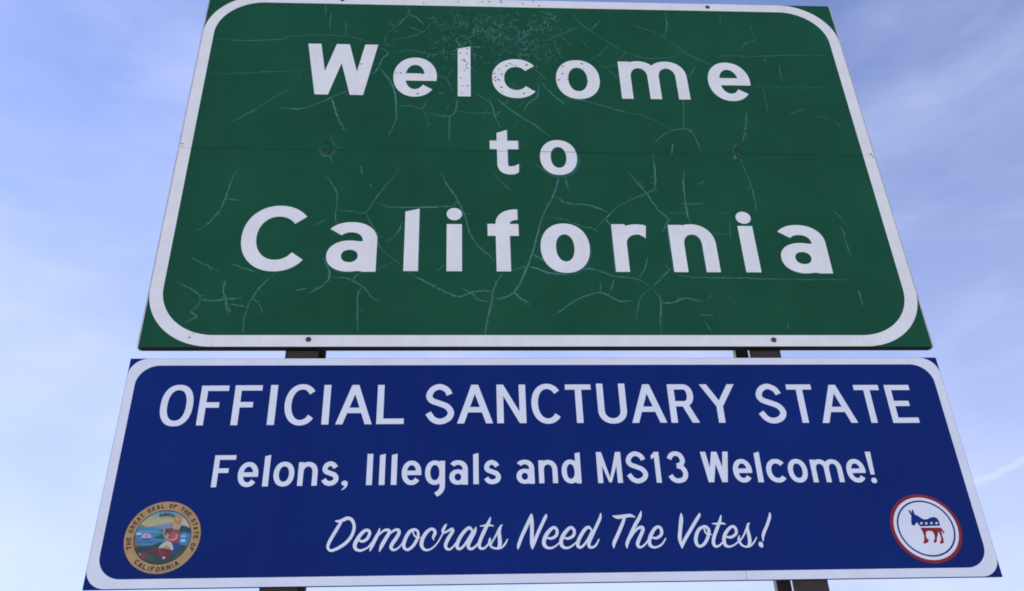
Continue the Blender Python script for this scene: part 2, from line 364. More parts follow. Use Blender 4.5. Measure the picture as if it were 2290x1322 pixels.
# ------------------------------------------------------------------ green welcome sign
GX, GH, GT, SEAM = 1.525, 1.977, 0.0255, 0.9885
G = empty('welcome_sign', (0, 0, Z0))
tag(G, 'large green highway welcome sign with cracked face and white lettering, mounted above the blue sign', 'sign')
box('sign_board', -GX, GX, 0, GT, Z0, Z0+SEAM-0.0006, MT['green'], G, 0.0022)
box('sign_board', -GX, GX, 0, GT, Z0+SEAM+0.0006, Z0+GH, MT['green'], G, 0.0022)
# added dark strip covering the board's underside, its shade put into the colour
box('underside_shade_strip', -GX+0.010, GX-0.010, 0.0012, GT-0.001, Z0-0.0022, Z0+0.004, MT['undershade'], G, 0.001)

TH = 0.0012
MT['bare'] = mat('bare_aluminium', (0.55, 0.55, 0.56), 0.45, metal=0.3, var=0.15, scale=20)
for sx_ in (-1, 1):
    box('edge_trim', sx_*GX-0.003, sx_*GX+0.003, -0.0022, GT-0.001, Z0+0.0005, Z0+GH-0.0005, MT['bare'], G, 0.0022)
# border: straight strips and four corner pieces, with fine butt joints at the tangent points and the seam
BW, BR, IN = 0.0500, 0.262, 0.0025
gap = 0.0007
def border(parent, x0, x1, z0, z1, ro, ri, bw, m, Y, th, cuts=(), gap=0.0007):
    kk = max(ro, bw+ri)
    def strip(p): plate('border_strip', [p], m, parent, Y, th)
    strip([(x0+kk+gap, z0), (x1-kk-gap, z0), (x1-kk-gap, z0+bw), (x0+kk+gap, z0+bw)])
    strip([(x0+kk+gap, z1-bw), (x1-kk-gap, z1-bw), (x1-kk-gap, z1), (x0+kk+gap, z1)])
    zz = [z0+kk]+list(cuts)+[z1-kk]
    for a, b in zip(zz[:-1], zz[1:]):
        strip([(x0, a+gap), (x0+bw, a+gap), (x0+bw, b-gap), (x0, b-gap)])
        strip([(x1-bw, a+gap), (x1, a+gap), (x1, b-gap), (x1-bw, b-gap)])
    for sx_, sz_, a0 in ((1, 1, 180), (-1, 1, 270), (-1, -1, 0), (1, -1, 90)):
        X, Zc = (x0 if sx_ > 0 else x1), (z0 if sz_ > 0 else z1); n = 28
        O = [(X+sx_*ro+ro*math.cos(math.radians(a0+90*i/n)), Zc+sz_*ro+ro*math.sin(math.radians(a0+90*i/n))) for i in range(n+1)]
        q = bw+ri
        I = [(X+sx_*q+ri*math.cos(math.radians(a0+90*i/n)), Zc+sz_*q+ri*math.sin(math.radians(a0+90*i/n))) for i in range(n+1)]
        def ends(p, inner):
            # continue straight to the joint at distance kk from the corner
            vert = abs(p[0]-(X+sx_*(bw if inner else 0))) < 1e-6
            return (p[0], Zc+sz_*kk) if vert else (X+sx_*kk, p[1])
        poly = [ends(O[0], False)]+O+[ends(O[-1], False), ends(I[-1], True)]+I[::-1]+[ends(I[0], True)]
        cl = []
        for p in poly:
            if not cl or math.hypot(p[0]-cl[-1][0], p[1]-cl[-1][1]) > 1e-6: cl.append(p)
        plate('border_corner', [cl], m, parent, Y, th)
border(G, -GX+IN, GX-IN, IN, GH-IN, BR, BR-BW+0.006, BW, MT['white'], 0, TH, cuts=(SEAM,))

def stat(line, px): return np.interp(px, [p[0] for p in line], [p[1] for p in line])
def zcoord(line, zoom, x, y, Y):
    a, b, s = ZOOM[zoom]; px = a+x*s
    return plane(px, stat(line, px), Y)[1]

LET = {}
def letter(parent, c, Lp, Rp, base, top, sv, sh, Y, th, m, cap=None, halo=None, name='letter'):
    """Lp, Rp = (zoom, x, y) of the leftmost and rightmost point; base, top = z heights"""
    x0 = zp(*Lp, Y)[0]; x1 = zp(*Rp, Y)[0]; w_, h_ = x1-x0, top-base
    kw = dict(cap=cap-base) if cap else {}
    ps = glyph(c, w_, h_, min(sv, w_*.98), sh, **kw)
    P2 = [[(x0+x, base+y) for x, y in p] for p in ps]
    o = plate(name, P2, m, parent, Y, th)
    if halo:
        # film of the background shrunk back round the letter: a slightly larger, shifted rim just under it
        dx, dz, gr = halo
        cx, cz = x0+w_/2, base+h_/2; fx, fz = 1+gr/w_, 1+gr/h_
        Ph = [[(cx+(x-cx)*fx+dx, cz+(z-cz)*fz+dz) for x, z in p] for p in P2]
        k = plate('film_rim', Ph, MT['halo'], o, Y, 0.0005)
    return o
# Welcome / to / California
W1, W2, W3 = MT['white'], MT['white'], MT['white']
def zl(*pts): return float(np.mean([zp(z, x, y)[1] for z, x, y in pts]))
b1 = zl(('A1', 1330, 655), ('A2', 620, 681), ('A2', 1770, 701), ('A3', 410, 705)); xh1 = zl(('A2', 277, 402), ('A2', 1425, 430), ('A3', 290, 440), ('A3', 710, 441)); cp1 = zl(('A1', 1270, 300), ('A1', 1680, 315), ('A2', 665, 338))
b1o = b1-0.006
rnd = lambda s=0.0045: (random.uniform(-.003, .0035), random.uniform(-.0045, .0015), random.uniform(.001, s))
S1v, S1h = 0.0525, 0.048
letter(G, 'W', ('A1', 1228, 300), ('A1', 1718, 315), b1, cp1, .0555, .05, 0, TH, W1, halo=rnd())
letter(G, 'e', ('A1', 1825, 530), ('A1', 2130, 558), b1o, xh1, .0545, .047, 0, TH, W1, halo=rnd())
letter(G, 'l', ('A2', 578, 520), ('A2', 668, 520), b1, cp1-.002, .06, .05, 0, TH, W1, halo=rnd())
letter(G, 'c', ('A2', 820, 560), ('A2', 1118, 560), b1o, xh1, .0555, .050, 0, TH, W1, halo=rnd())
letter(G, 'o', ('A2', 1270, 560), ('A2', 1577, 570), b1o, xh1, .0570, .049, 0, TH, W1, halo=rnd())
letter(G, 'm', ('A2', 1703, 440), ('A3', 455, 705), b1, xh1, .0530, .046, 0, TH, W1, halo=rnd())
letter(G, 'e', ('A3', 575, 560), ('A3', 877, 600), b1o, xh1, .0545, .047, 0, TH, W1, halo=rnd())
b2 = zl(('A2', 930, 1226), ('A2', 1290, 1235)); t2 = zl(('A2', 925, 916),); xh2 = zl(('A2', 1280, 988),)
letter(G, 't', ('A2', 803, 1020), ('A2', 1003, 1020), b2, t2, .046, .04, 0, TH, W2, halo=(.006, .004, .003))
letter(G, 'o', ('A2', 1157, 1105), ('A2', 1417, 1110), b2, xh2, .0465, .040, 0, TH, W2, halo=(.004, -.011, .010))
b3 = zl(('A4', 1700, 708), ('A5', 120, 710), ('A5', 770, 717), ('A6', 490, 722), ('A6', 775, 725)); xh3 = zl(('A4', 1610, 362), ('A5', 1200, 382), ('A6', 340, 387), ('A6', 1090, 391))
cp3 = zl(('A4', 2065, 275), ('A5', 790, 278)); C3 = zl(('A4', 1080, 254)); Cb = zl(('A4', 1030, 715)); st3 = zl(('A5', 425, 378), ('A6', 715, 397), ('A5', 1580, 395))
S3v, S3h = .0585, .054
letter(G, 'C', ('A4', 815, 500), ('A4', 1266, 450), Cb, C3, .0595, .0560, 0, TH, W3, halo=rnd())
letter(G, 'a', ('A4', 1415, 600), ('A4', 1762, 708), b3-.004, xh3, .0585, .052, 0, TH, W3, halo=rnd())
letter(G, 'l', ('A4', 1957, 708), ('A5', 172, 710), b3, cp3, .0585, .05, 0, TH, W3, halo=rnd())
for zc, l, r_, dc in (('A5', (372, 712), (482, 712), (425, 312)), ('A6', (722, 725), (828, 725), (701, 338))):
    x0 = zp(zc, *l)[0]; x1 = zp(zc, *r_)[0]; cx, cz = zp(zc, *dc)
    sh_ = [[(x0, b3), (x1, b3), (x1, st3), (x0, st3)]]+disc((x0+x1)/2, cz, (x1-x0)/2*1.03)
    o = plate('letter', sh_, W3, G, 0, TH)
    plate('film_rim', [[(x*1+.003, z-.002) for x, z in p] for p in sh_], MT['halo'], o, 0, .0005)
letter(G, 'f', ('A5', 662, 425), ('A5', 880, 425), b3, cp3, .0580, .05, 0, TH, W3, halo=rnd())
letter(G, 'o', ('A5', 1035, 540), ('A5', 1382, 560), b3-.006, xh3, .0630, .056, 0, TH, W3, halo=(.004, -.006, .006))
letter(G, 'r', ('A5', 1532, 395), ('A5', 1785, 430), b3, xh3-.002, .0570, .052, 0, TH, W3, halo=(-.005, -.002, .003))
letter(G, 'n', ('A6', 167, 395), ('A6', 542, 722), b3, xh3, .0580, .053, 0, TH, W3, halo=(-.006, .002, .003))
letter(G, 'a', ('A6', 962, 600), ('A6', 1330, 725), b3-.004, xh3, .0590, .052, 0, TH, W3, halo=rnd())

# bolts
def bolt(parent, x, z, m, r=0.0105, Y=0.0, h=0.006):
    n = 12; vs = []; fs = []
    prof = [(r*1.0, 0.0006), (r*1.0, -h*.55), (r*.75, -h*.9), (r*.3, -h)]
    for rr, y in prof: vs += [(x+rr*math.cos(2*math.pi*i/n), Y+y, z+Z0+rr*math.sin(2*math.pi*i/n)) for i in range(n)]
    for k in range(len(prof)-1): fs += [(k*n+i, k*n+(i+1) % n, (k+1)*n+(i+1) % n, (k+1)*n+i) for i in range(n)]
    fs.append(tuple(range((len(prof)-1)*n, len(prof)*n)))
    return mesh_obj('bolt', vs, fs, m, parent, smooth=True)
for p in ((690, 760), (1730, 761), (1582, 17), (766, 0)): bolt(G, *plane(*p), MT['bolt'], Y=-TH)
for p in ((735, 337), (1646, 342)): bolt(G, *plane(*p), MT['boltg'], r=0.013, h=0.004)

# cracks in the old sheeting, traced one by one (zoom, width factor, points)
CR = [
 ('A1', 1, [(555,272),(740,285),(1000,278),(1110,258),(1300,248),(1490,255),(1600,280),(1700,310),(1810,325)]), ('A1', .8, [(1490,255),(1490,150)]),
 ('A1', 1, [(500,518),(700,518),(850,512),(950,503),(1150,503),(1245,480)]), ('A1', .8, [(1150,503),(1175,560)]),
 ('A1', 1.1, [(660,868),(780,810),(920,725),(1020,665),(1085,640)]), ('A1', 1.1, [(1030,755),(1150,768),(1250,745),(1390,685),(1500,640)]),
 ('A1', 1.4, [(1390,685),(1410,760),(1440,840),(1480,920)]), ('A1', 1.2, [(1660,525),(1710,490),(1750,410),(1790,375),(1740,340)]),
 ('A1', 1.3, [(1735,485),(1800,570),(1835,650),(1845,760),(1840,850),(1790,955)]), ('A1', 1.1, [(1850,750),(1950,745),(2020,765),(2070,700)]),
 ('A1', 1.1, [(2020,765),(2065,840),(2060,895)]), ('A1', .9, [(2050,795),(2203,820)]), ('A1', .9, [(1350,20),(1348,105)]), ('A1', .9, [(1385,100),(1375,205)]),
 ('A1', 1, [(1595,1160),(1605,1225)]), ('A1', 1.0, [(1395,945),(1390,990),(1420,1040)]), ('A1', 1.3, [(1305,1040),(1315,1080),(1345,1100),(1395,1085),(1412,1050)]), ('A1', .9, [(1380,1100),(1388,1140)]),
 ('A2', 1, [(225,40),(232,100),(140,185),(90,150)]), ('A2', 1.1, [(140,185),(80,240),(65,310),(120,320)]), ('A2', 1, [(232,100),(290,125),(345,180)]),
 ('A2', 1, [(110,285),(230,260),(330,225),(400,155)]), ('A2', 1, [(235,190),(330,225)]), ('A2', 1, [(120,370),(250,355),(400,385),(440,375)]), ('A2', 1.2, [(380,380),(360,410)]),
 ('A2', 1.1, [(400,805),(520,820),(560,780),(575,700)]), ('A2', 1.3, [(520,820),(518,900),(516,990)]), ('A2', 1, [(560,780),(700,797),(810,795)]),
 ('A2', 1.3, [(540,640),(500,560),(440,530)]), ('A2', 1, [(500,560),(540,480)]), ('A2', 1, [(440,650),(480,660)]),
 ('A2', 1.2, [(690,650),(740,680),(800,715),(825,760),(840,820),(880,905)]), ('A2', 1.2, [(860,700),(900,735),(1010,815),(1120,880),(1240,970)]), ('A2', 1, [(1010,835),(965,900)]), ('A2', 1, [(840,815),(880,785)]),
 ('A2', 1.1, [(1045,785),(1070,735),(1135,680),(1150,590)]), ('A2', 1.2, [(1170,585),(1260,680),(1335,730)]), ('A2', 1, [(1210,570),(1100,470)]),
 ('A2', 1, [(1340,690),(1480,712),(1700,775),(1920,830),(2100,918)]), ('A2', 1.1, [(1970,1000),(2050,935),(2170,905),(2240,950),(2297,1085)]), ('A2', 1.2, [(2170,905),(2165,705)]),
 ('A2', .9, [(1380,90),(1440,165),(1510,215),(1640,300),(1760,370),(1870,405),(1980,412),(2080,400),(2150,370)]),
 ('A2', .9, [(1510,215),(1585,140)]), ('A2', 1, [(1190,290),(1260,260),(1430,190)]), ('A2', 1, [(1300,245),(1350,300),(1390,320)]), ('A2', 1, [(1255,280),(1270,340),(1320,415)]),
 ('A2', .9, [(1640,315),(1590,375),(1510,425)]), ('A2', .9, [(1760,370),(1710,425)]), ('A2', .9, [(1580,465),(1620,480),(1700,540)]), ('A2', .8, [(1620,480),(1700,455)]),
 ('A2', .8, [(1780,170),(1930,215),(2025,260),(2203,390)]), ('A2', 1, [(2025,260),(2050,200),(2040,80)]), ('A2', .8, [(1450,280),(1510,350)]), ('A2', 1.2, [(2090,1010),(2085,1085)]),
 ('A2', 1.3, [(1285,1245),(1275,1322)]), ('A2', 1, [(1335,1250),(1355,1320)]), ('A2', 1, [(1120,1145),(1180,1200),(1220,1225)]), ('A2', 1.3, [(1435,1100),(1425,1170),(1390,1215)]),
 ('A3', .9, [(390,365),(500,415),(610,460)]), ('A3', .8, [(665,175),(662,105),(680,100)]), ('A3', .9, [(870,185),(905,280),(850,300),(805,345)]), ('A3', .8, [(640,410),(700,395),(900,397),(1130,390),(1410,392)]),
 ('A3', .8, [(985,400),(975,430)]), ('A3', .9, [(1075,460),(1100,575)]), ('A3', .8, [(880,610),(1000,610),(1200,617),(1420,615)]), ('A3', .8, [(965,620),(1000,800)]), ('A3', .8, [(1140,810),(1250,765)]), ('A3', .6, [(1310,805),(1420,840),(1530,890)]),
 ('A3', 1, [(485,470),(445,545)]), ('A3', 1.1, [(850,780),(840,920),(820,1000)]), ('A3', 1.3, [(780,1010),(755,1060),(775,1115),(820,1130)]), ('A3', 1.1, [(810,1150),(850,1220),(880,1322)]), ('A3', .8, [(500,1305),(555,1270)]),
 ('A3', 1.2, [(190,1090),(205,1250),(197,1300)]), ('A3', 1, [(15,1210),(60,1265),(110,1322)]),
 ('A4', 1.1, [(790,0),(750,70),(705,200),(660,290),(580,380),(490,435)]), ('A4', .9, [(705,205),(810,215)]),
 ('A4', 1.2, [(1415,45),(1485,150),(1488,250),(1480,350),(1500,380)]), ('A4', 1.2, [(1488,288),(1590,290),(1690,298),(1800,150),(1880,60),(1930,0)]), ('A4', 1.3, [(1690,298),(1730,380),(1775,450),(1790,540),(1950,680)]),
 ('A4', 1, [(1780,235),(1860,262),(2060,265),(2203,262)]), ('A4', 1.1, [(1955,370),(1900,460),(1830,510)]), ('A4', .7, [(1320,395),(1410,350)]), ('A4', .8, [(1720,95),(1740,130)]),
 ('A4', 1, [(460,615),(560,665),(680,725)]), ('A4', 1, [(745,660),(940,730)]), ('A4', 1.4, [(1070,720),(960,815),(890,910),(860,965),(835,1060),(830,1150)]), ('A4', 1.2, [(890,905),(930,930),(965,995)]),
 ('A4', 1.2, [(370,795),(450,830),(520,880),(530,915)]), ('A4', 2.0, [(530,915),(500,970),(465,1000),(500,1030),(420,1075)]), ('A4', 2.0, [(530,915),(620,920),(710,910),(820,905)]), ('A4', 1.4, [(710,910),(690,850),(705,775)]), ('A4', 2.0, [(710,910),(720,975),(745,1000)]), ('A4', 1.8, [(730,945),(860,965)]),
 ('A4', 1.3, [(1395,620),(1440,740),(1380,820),(1290,868)]), ('A4', 1.3, [(1440,755),(1540,760),(1600,780),(1680,830),(1740,900),(1795,935)]), ('A4', 1.2, [(1600,780),(1640,735),(1800,690),(1925,630)]), ('A4', 1.3, [(1660,830),(1635,900),(1635,1130)]), ('A4', .9, [(1195,852),(1280,832)]),
 ('A5', 1.4, [(325,0),(370,90),(430,180),(480,270),(510,350),(540,450),(590,530),(660,590),(710,640)]), ('A5', 1, [(330,260),(400,255),(455,235)]), ('A5', 1, [(0,265),(330,260)]), ('A5', 1, [(700,25),(760,85),(830,150)]),
 ('A5', 1.7, [(1165,60),(1120,190),(1050,330),(1000,500),(950,660),(900,780),(850,860),(790,895),(720,910)]), ('A5', 1.2, [(1210,80),(1230,130)]),
 ('A5', 1.2, [(1140,190),(1230,235),(1380,250),(1510,300)]), ('A5', 1, [(1060,325),(1200,350),(1340,400),(1410,415),(1445,445)]), ('A5', 1.4, [(1430,405),(1500,335),(1600,245),(1780,165),(1840,120),(1840,0)]), ('A5', 1.2, [(1490,345),(1530,390)]),
 ('A5', 1.4, [(1650,10),(1780,165),(1860,280),(1930,335)]), ('A5', .9, [(1930,308),(2060,305)]), ('A5', 1.5, [(2045,10),(2040,90),(2045,130),(2060,270),(2085,380)]), ('A5', .9, [(2025,240),(2190,240)]), ('A5', 1, [(1945,340),(1890,435)]),
 ('A5', 1.1, [(985,595),(1060,640)]), ('A5', 1.4, [(820,715),(950,680),(1080,720),(1200,735),(1300,715),(1380,695),(1460,715),(1560,750),(1720,770),(1810,830)]), ('A5', 1.2, [(1560,760),(1530,840)]), ('A5', 1, [(1720,770),(1770,690),(1790,610)]),
 ('A5', 1.2, [(1810,830),(1880,770),(1950,690)]), ('A5', 1.5, [(1810,830),(1740,900),(1715,1000),(1710,1065)]), ('A5', 1.5, [(1810,830),(1870,890),(1885,960),(1875,1050),(1890,1150)]), ('A5', 1.6, [(1885,935),(1960,935),(2050,905),(2170,925)]),
 ('A5', 1.5, [(1120,1030),(1280,920),(1380,880),(1460,865),(1530,895),(1600,925),(1700,920)]), ('A5', 1, [(1455,860),(1460,790)]), ('A5', 2.2, [(765,735),(715,810),(700,900),(670,1020),(640,1165)]), ('A5', 2.2, [(690,855),(690,960)]),
 ('A5', 1.5, [(100,720),(250,800),(370,860),(460,890),(560,860),(640,850),(700,860)]), ('A5', 1.4, [(480,835),(560,875),(590,910),(670,930)]), ('A5', 1.7, [(850,865),(900,910),(940,925)]), ('A5', 1, [(300,720),(360,660)]), ('A5', 1, [(270,830),(290,810)]),
 ('A6', 1.2, [(230,740),(330,755),(500,760),(700,760),(900,770),(1430,772)]), ('A6', .9, [(480,440),(590,460)]), ('A6', .9, [(610,360),(605,440),(615,520)]), ('A6', .8, [(545,305),(600,300)]), ('A6', 1.1, [(705,0),(760,130),(795,300)]),
 ('A6', .9, [(1320,270),(1430,390)]), ('A6', .9, [(1390,395),(1420,500),(1455,610)]), ('A6', .9, [(1510,840),(1540,960)]), ('A6', .9, [(390,1022),(490,1022)]), ('A6', .9, [(430,1070),(475,1140)]), ('A6', .8, [(1010,1075),(1030,1145)]), ('A6', 1, [(450,915),(485,870)]), ('A6', .7, [(570,885),(610,895)]), ('A6', .8, [(375,105),(430,80)]),
]
def crack_strip(P, wd, vs, fs, Y, rng, cm=0):
    """thin tapering flake edge lying proud of the sheeting; P in (x, z)"""
    S = spline([(x, z, 0) for x, z in P], 7) if len(P) > 2 else [np.array((P[0][0]+(P[1][0]-P[0][0])*t, P[0][1]+(P[1][1]-P[0][1])*t, 0)) for t in np.linspace(0, 1, 8)]
    S = [s+np.array((rng.gauss(0, .0012), rng.gauss(0, .0012), 0)) for s in S]; n = len(S); k = len(vs)
    for i, s in enumerate(S):
        a, b = S[max(0, i-1)], S[min(n-1, i+1)]; d = b-a; l = math.hypot(d[0], d[1]) or 1
        t = i/(n-1); ww = wd*(0.35+0.65*min(1, 5*t+.05, 5*(1-t)+.05))*rng.uniform(.5, 1.45)/2
        nx, nz = -d[1]/l*ww, d[0]/l*ww
        vs += [(s[0]+nx, Y, s[1]+nz+Z0), (s[0]-nx, Y, s[1]-nz+Z0)]
    for i in range(n-1): fs.append((k+2*i, k+2*i+1, k+2*i+3, k+2*i+2))
rng = random.Random(3)
vs, fs = [], []; vd, fd = [], []
for j, (zc, k, pts) in enumerate(CR):
    P = [zp(zc, x, y) for x, y in pts]
    if k >= 1.8 : crack_strip(P, .0040*k, vd, fd, -0.00030-j*4e-7, rng)
    else: crack_strip(P, .0043*k*rng.uniform(.75, 1.2), vs, fs, -0.00022-j*4e-7, rng)
    # short hairline offshoots
    for q in range(rng.choice((0, 1, 1, 2, 3)) if len(P) > 2 else 0):
        i = rng.randrange(1, len(P)-1); t = rng.random(); bx_, bz_ = P[i][0]+(P[i+1][0]-P[i][0])*t, P[i][1]+(P[i+1][1]-P[i][1])*t
        an = math.atan2(P[i+1][1]-P[i][1], P[i+1][0]-P[i][0])+rng.choice((-1, 1))*rng.uniform(.5, 1.4); ln = rng.uniform(.006, .03)
        mid = (bx_+ln*.5*math.cos(an+.25), bz_+ln*.5*math.sin(an+.25))
        crack_strip([(bx_, bz_), mid, (bx_+ln*math.cos(an), bz_+ln*math.sin(an))], .0022, vs, fs, -0.00021+j*3e-7, rng)
# fine crazing above the first word
for j in range(300):
    while True:
        x, y = (rng.uniform(450, 1220)+rng.gauss(0, 60), rng.uniform(50, 410)+rng.gauss(0, 30)) if rng.random() < .68 else (rng.gauss(850, 260), rng.gauss(380, 180))
        if 60 < x < 1500 and 60 < y < 800 and (rng.random() < (1.0 if y < 430 else .4)): break
    a = rng.choice((0, 0, 1.57, .8, 2.3))+rng.gauss(0, .35); pts = [(x, y)]; L_ = rng.uniform(10, 34)
    for q in range(rng.choice((1, 2, 2, 3))):
        x += L_*math.cos(a); y += L_*math.sin(a)*.85; a += rng.choice((-1, 1))*rng.uniform(.2, 1.2); pts.append((x, y))
    crack_strip([zp('A2', px, py) for px, py in pts], rng.uniform(.0020, .0052), vs, fs, -0.00030-j*3e-7, rng)
tag(mesh_obj('film_crack', vs, fs, MT['crack'], G), kind='stuff')
tag(mesh_obj('bare_crack', vd, fd, MT['crackd'], G), kind='stuff')

# chips knocked out of the white sheeting
CH = [('A2', p, 9) for p in ((595,375),(645,345),(640,380),(610,420),(630,435),(645,445),(640,480),(625,500),(600,550),(612,605),(648,605),(608,655),(945,450),(920,465),(985,465),(1063,460),(865,490),(835,520),(840,545),(845,570),(890,525),(870,565),(885,615),(890,650),(1042,658),(1100,632),(830,560),(1320,470),(1450,452),(1460,485),(1315,520),(1290,563),(1358,560),(1490,575),(148,515),(177,515),(330,522),(297,662),(340,22),(583,15),(750,18),(800,15),(880,12),(885,20),(1035,28),(1108,12),(1148,42),(625,425),(640,460),(860,560),(960,455))]
CH += [('A1', (1597, 453), 8), ('A1', (338, 1012), 13), ('A1', (338, 1036), 10), ('A3', (1725, 1088), 14), ('A3', (1738, 1105), 12), ('A4', (455, 1183), 7), ('A4', (480, 1150), 5), ('A6', (1025, 1140), 12), ('A3', (840, 925), 11), ('A3', (765, 1050), 15), ('A1', (1365, 1003), 16), ('A1', (1262, 885), 9), ('A3', (785, 1125), 14)]
vc, fc, vg, fg = [], [], [], []
for j, (zc, (x, y), s) in enumerate(CH):
    n = 7; cx, cz = zp(zc, x, y); on_green = s >= 11 or (zc, x) == ('A1', 1262)
    if zc in ('A1', 'A3') and (x in (338, 1725, 1738)): on_green = False; s *= .7
    V_, F_ = (vg, fg) if on_green else (vc, fc); k = len(V_)
    for i in range(n):
        a = 2*math.pi*i/n; r = s*.00046*rng.uniform(.4, 1.4)
        V_.append((cx+r*1.35*math.cos(a), (-.0006 if on_green else -TH-.0002), cz+Z0+r*math.sin(a)))
    F_.append(tuple(range(k, k+n)))
tag(mesh_obj('torn_spot', vg, fg, MT['seam'], G), kind='stuff')
tag(mesh_obj('paint_chip', vc, fc, MT['chip'], G), kind='stuff')
# the board joint showing through the two letters of the middle word and the face
tx0, tx1 = zp('A2', 858, 1068)[0], zp('A2', 930, 1072)[0]; ox0, ox1 = zp('A2', 1163, 1073)[0], zp('A2', 1410, 1078)[0]
plate('seam_line', [[(tx0, SEAM-.0008), (tx1, SEAM-.0008), (tx1, SEAM+.0008), (tx0, SEAM+.0008)]], MT['seamw'], G, -TH, .0002)
oi0, oi1 = zp('A2', 1243, 1075)[0], zp('A2', 1335, 1076)[0]
for a, b in ((ox0, oi0), (oi1, ox1)):
    plate('seam_line', [[(a, SEAM-.0013), (b, SEAM-.0013), (b, SEAM+.0013), (a, SEAM+.0013)]], MT['chip'], G, -TH, .0002)

# ------------------------------------------------------------------ blue sign
BY = 0.0165
bx0, bx1, bz0, bz1 = -1.547, 1.532, -0.9015, -0.0385
B = empty('sanctuary_sign', (0, BY, Z0+bz0))
tag(B, 'wide blue sign with three lines of pale lettering and two round emblems', 'sign')
box('sign_board', bx0, bx1, BY, BY+0.0085, Z0+bz0, Z0+bz1, MT['blue'], B, 0.0012)
BTH = 0.0005
def rrect(x0, x1, z0, z1, r, n=18):
    o = []
    for cx, cz, a0 in ((x1-r, z1-r, 0), (x0+r, z1-r, 90), (x0+r, z0+r, 180), (x1-r, z0+r, 270)):
        o += [(cx+r*math.cos(math.radians(a0+90*i/n)), cz+r*math.sin(math.radians(a0+90*i/n))) for i in range(n+1)]
    return o
_o = rrect(bx0+.0014, bx1-.0014, bz0+.0014, bz1-.0014, .068); _i = rrect(bx0+.034, bx1-.034, bz0+.0325, bz1-.0305, .080)
plate('border', [[_o[i], _o[(i+1) % len(_o)], _i[(i+1) % len(_i)], _i[i]] for i in range(len(_o))], MT['bwhite'], B, BY, BTH)
jx = plane(1668, 1282, BY)[0]
plate('border_joint', [[(jx-.0006, bz0+.002), (jx+.0006, bz0+.002), (jx+.0006, bz0+.032), (jx-.0006, bz0+.032)]], MT['seamw'], B, BY-BTH, .0001)

def bl(zc, x, y): a, b, s = ZOOM[zc]; return a+x*s
base1 = [(440, 951.8), (850, 948.6), (1170, 946.3), (1510, 945.5), (2020, 945.9)]
cap1 = [(490, 862.7), (615, 861.2), (796, 861.2), (1120, 860.5), (1290, 860.1), (1440, 859.7), (1600, 859.7), (1780, 860.1), (1935, 861.2), (2010, 861.2)]
base2 = [(480, 1089.9), (670, 1086.7), (825, 1085), (1065, 1082.9), (1210, 1080.8), (1345, 1080.3), (1472, 1079.7), (1590, 1078.6), (1850, 1078.6)]
cap2 = [(490, 1018.5), (830, 1015.3), (1340, 1011.1), (1570, 1010.5), (1935, 1010.5)]
xh2 = [(560, 1034.4), (920, 1031.2), (1175, 1029.1), (1657, 1027.4), (1860, 1027.4)]
def bletter(c, Lp, Rp, base, top, sv, sh, over=0.0, cap=None):
    pxm = (bl(*Lp)+bl(*Rp))/2
    zb = plane(pxm, stat(base, pxm), BY)[1]-over; zt = plane(pxm, stat(top, pxm), BY)[1]+over
    zc = plane(pxm, stat(cap, pxm), BY)[1] if cap else None
    return letter(B, c, Lp, Rp, zb, zt, sv, sh, BY, BTH, MT['bwhite'], cap=zc)
SV, SH, OV = .0243, .0218, .0032
for c, Lp, Rp in (
    ('O', ('B1', 80, 370), ('B1', 445, 240)), ('F', ('B1', 463, 528), ('B1', 820, 107)), ('F', ('B1', 827, 522), ('B1', 1172, 102)), ('I', ('B1', 1210, 520), ('B1', 1287, 520)),
    ('C', ('B1', 1398, 340), ('B1', 1716, 250)), ('I', ('B1', 1787, 515), ('B1', 1862, 515)), ('A', ('B2', 45, 515), ('B2', 430, 515)), ('L', ('B2', 478, 512), ('B2', 768, 512)),
    ('S', ('B2', 990, 415), ('B2', 1302, 375)), ('A', ('B2', 1333, 508), ('B2', 1713, 508)), ('N', ('B2', 1757, 505), ('B3', 178, 502)), ('C', ('B3', 228, 285), ('B3', 535, 430)),
    ('T', ('B3', 580, 97), ('B3', 855, 150)), ('U', ('B3', 910, 97), ('B3', 1238, 370)), ('A', ('B3', 1295, 500), ('B3', 1665, 500)), ('R', ('B4', 428, 93), ('B4', 782, 498)),
    ('Y', ('B4', 768, 93), ('B4', 1135, 93)), ('S', ('B5', 72, 408), ('B5', 367, 370)), ('T', ('B5', 360, 95), ('B5', 635, 155)), ('A', ('B5', 755, 500), ('B5', 1130, 500)),
    ('T', ('B5', 1070, 100), ('B5', 1348, 155)), ('E', ('B5', 1395, 100), ('B5', 1780, 498))):
    bletter(c, Lp, Rp, base1, cap1, SV, SH, OV if c in 'OCSU' else 0)
sv, sh = .0182, .0172
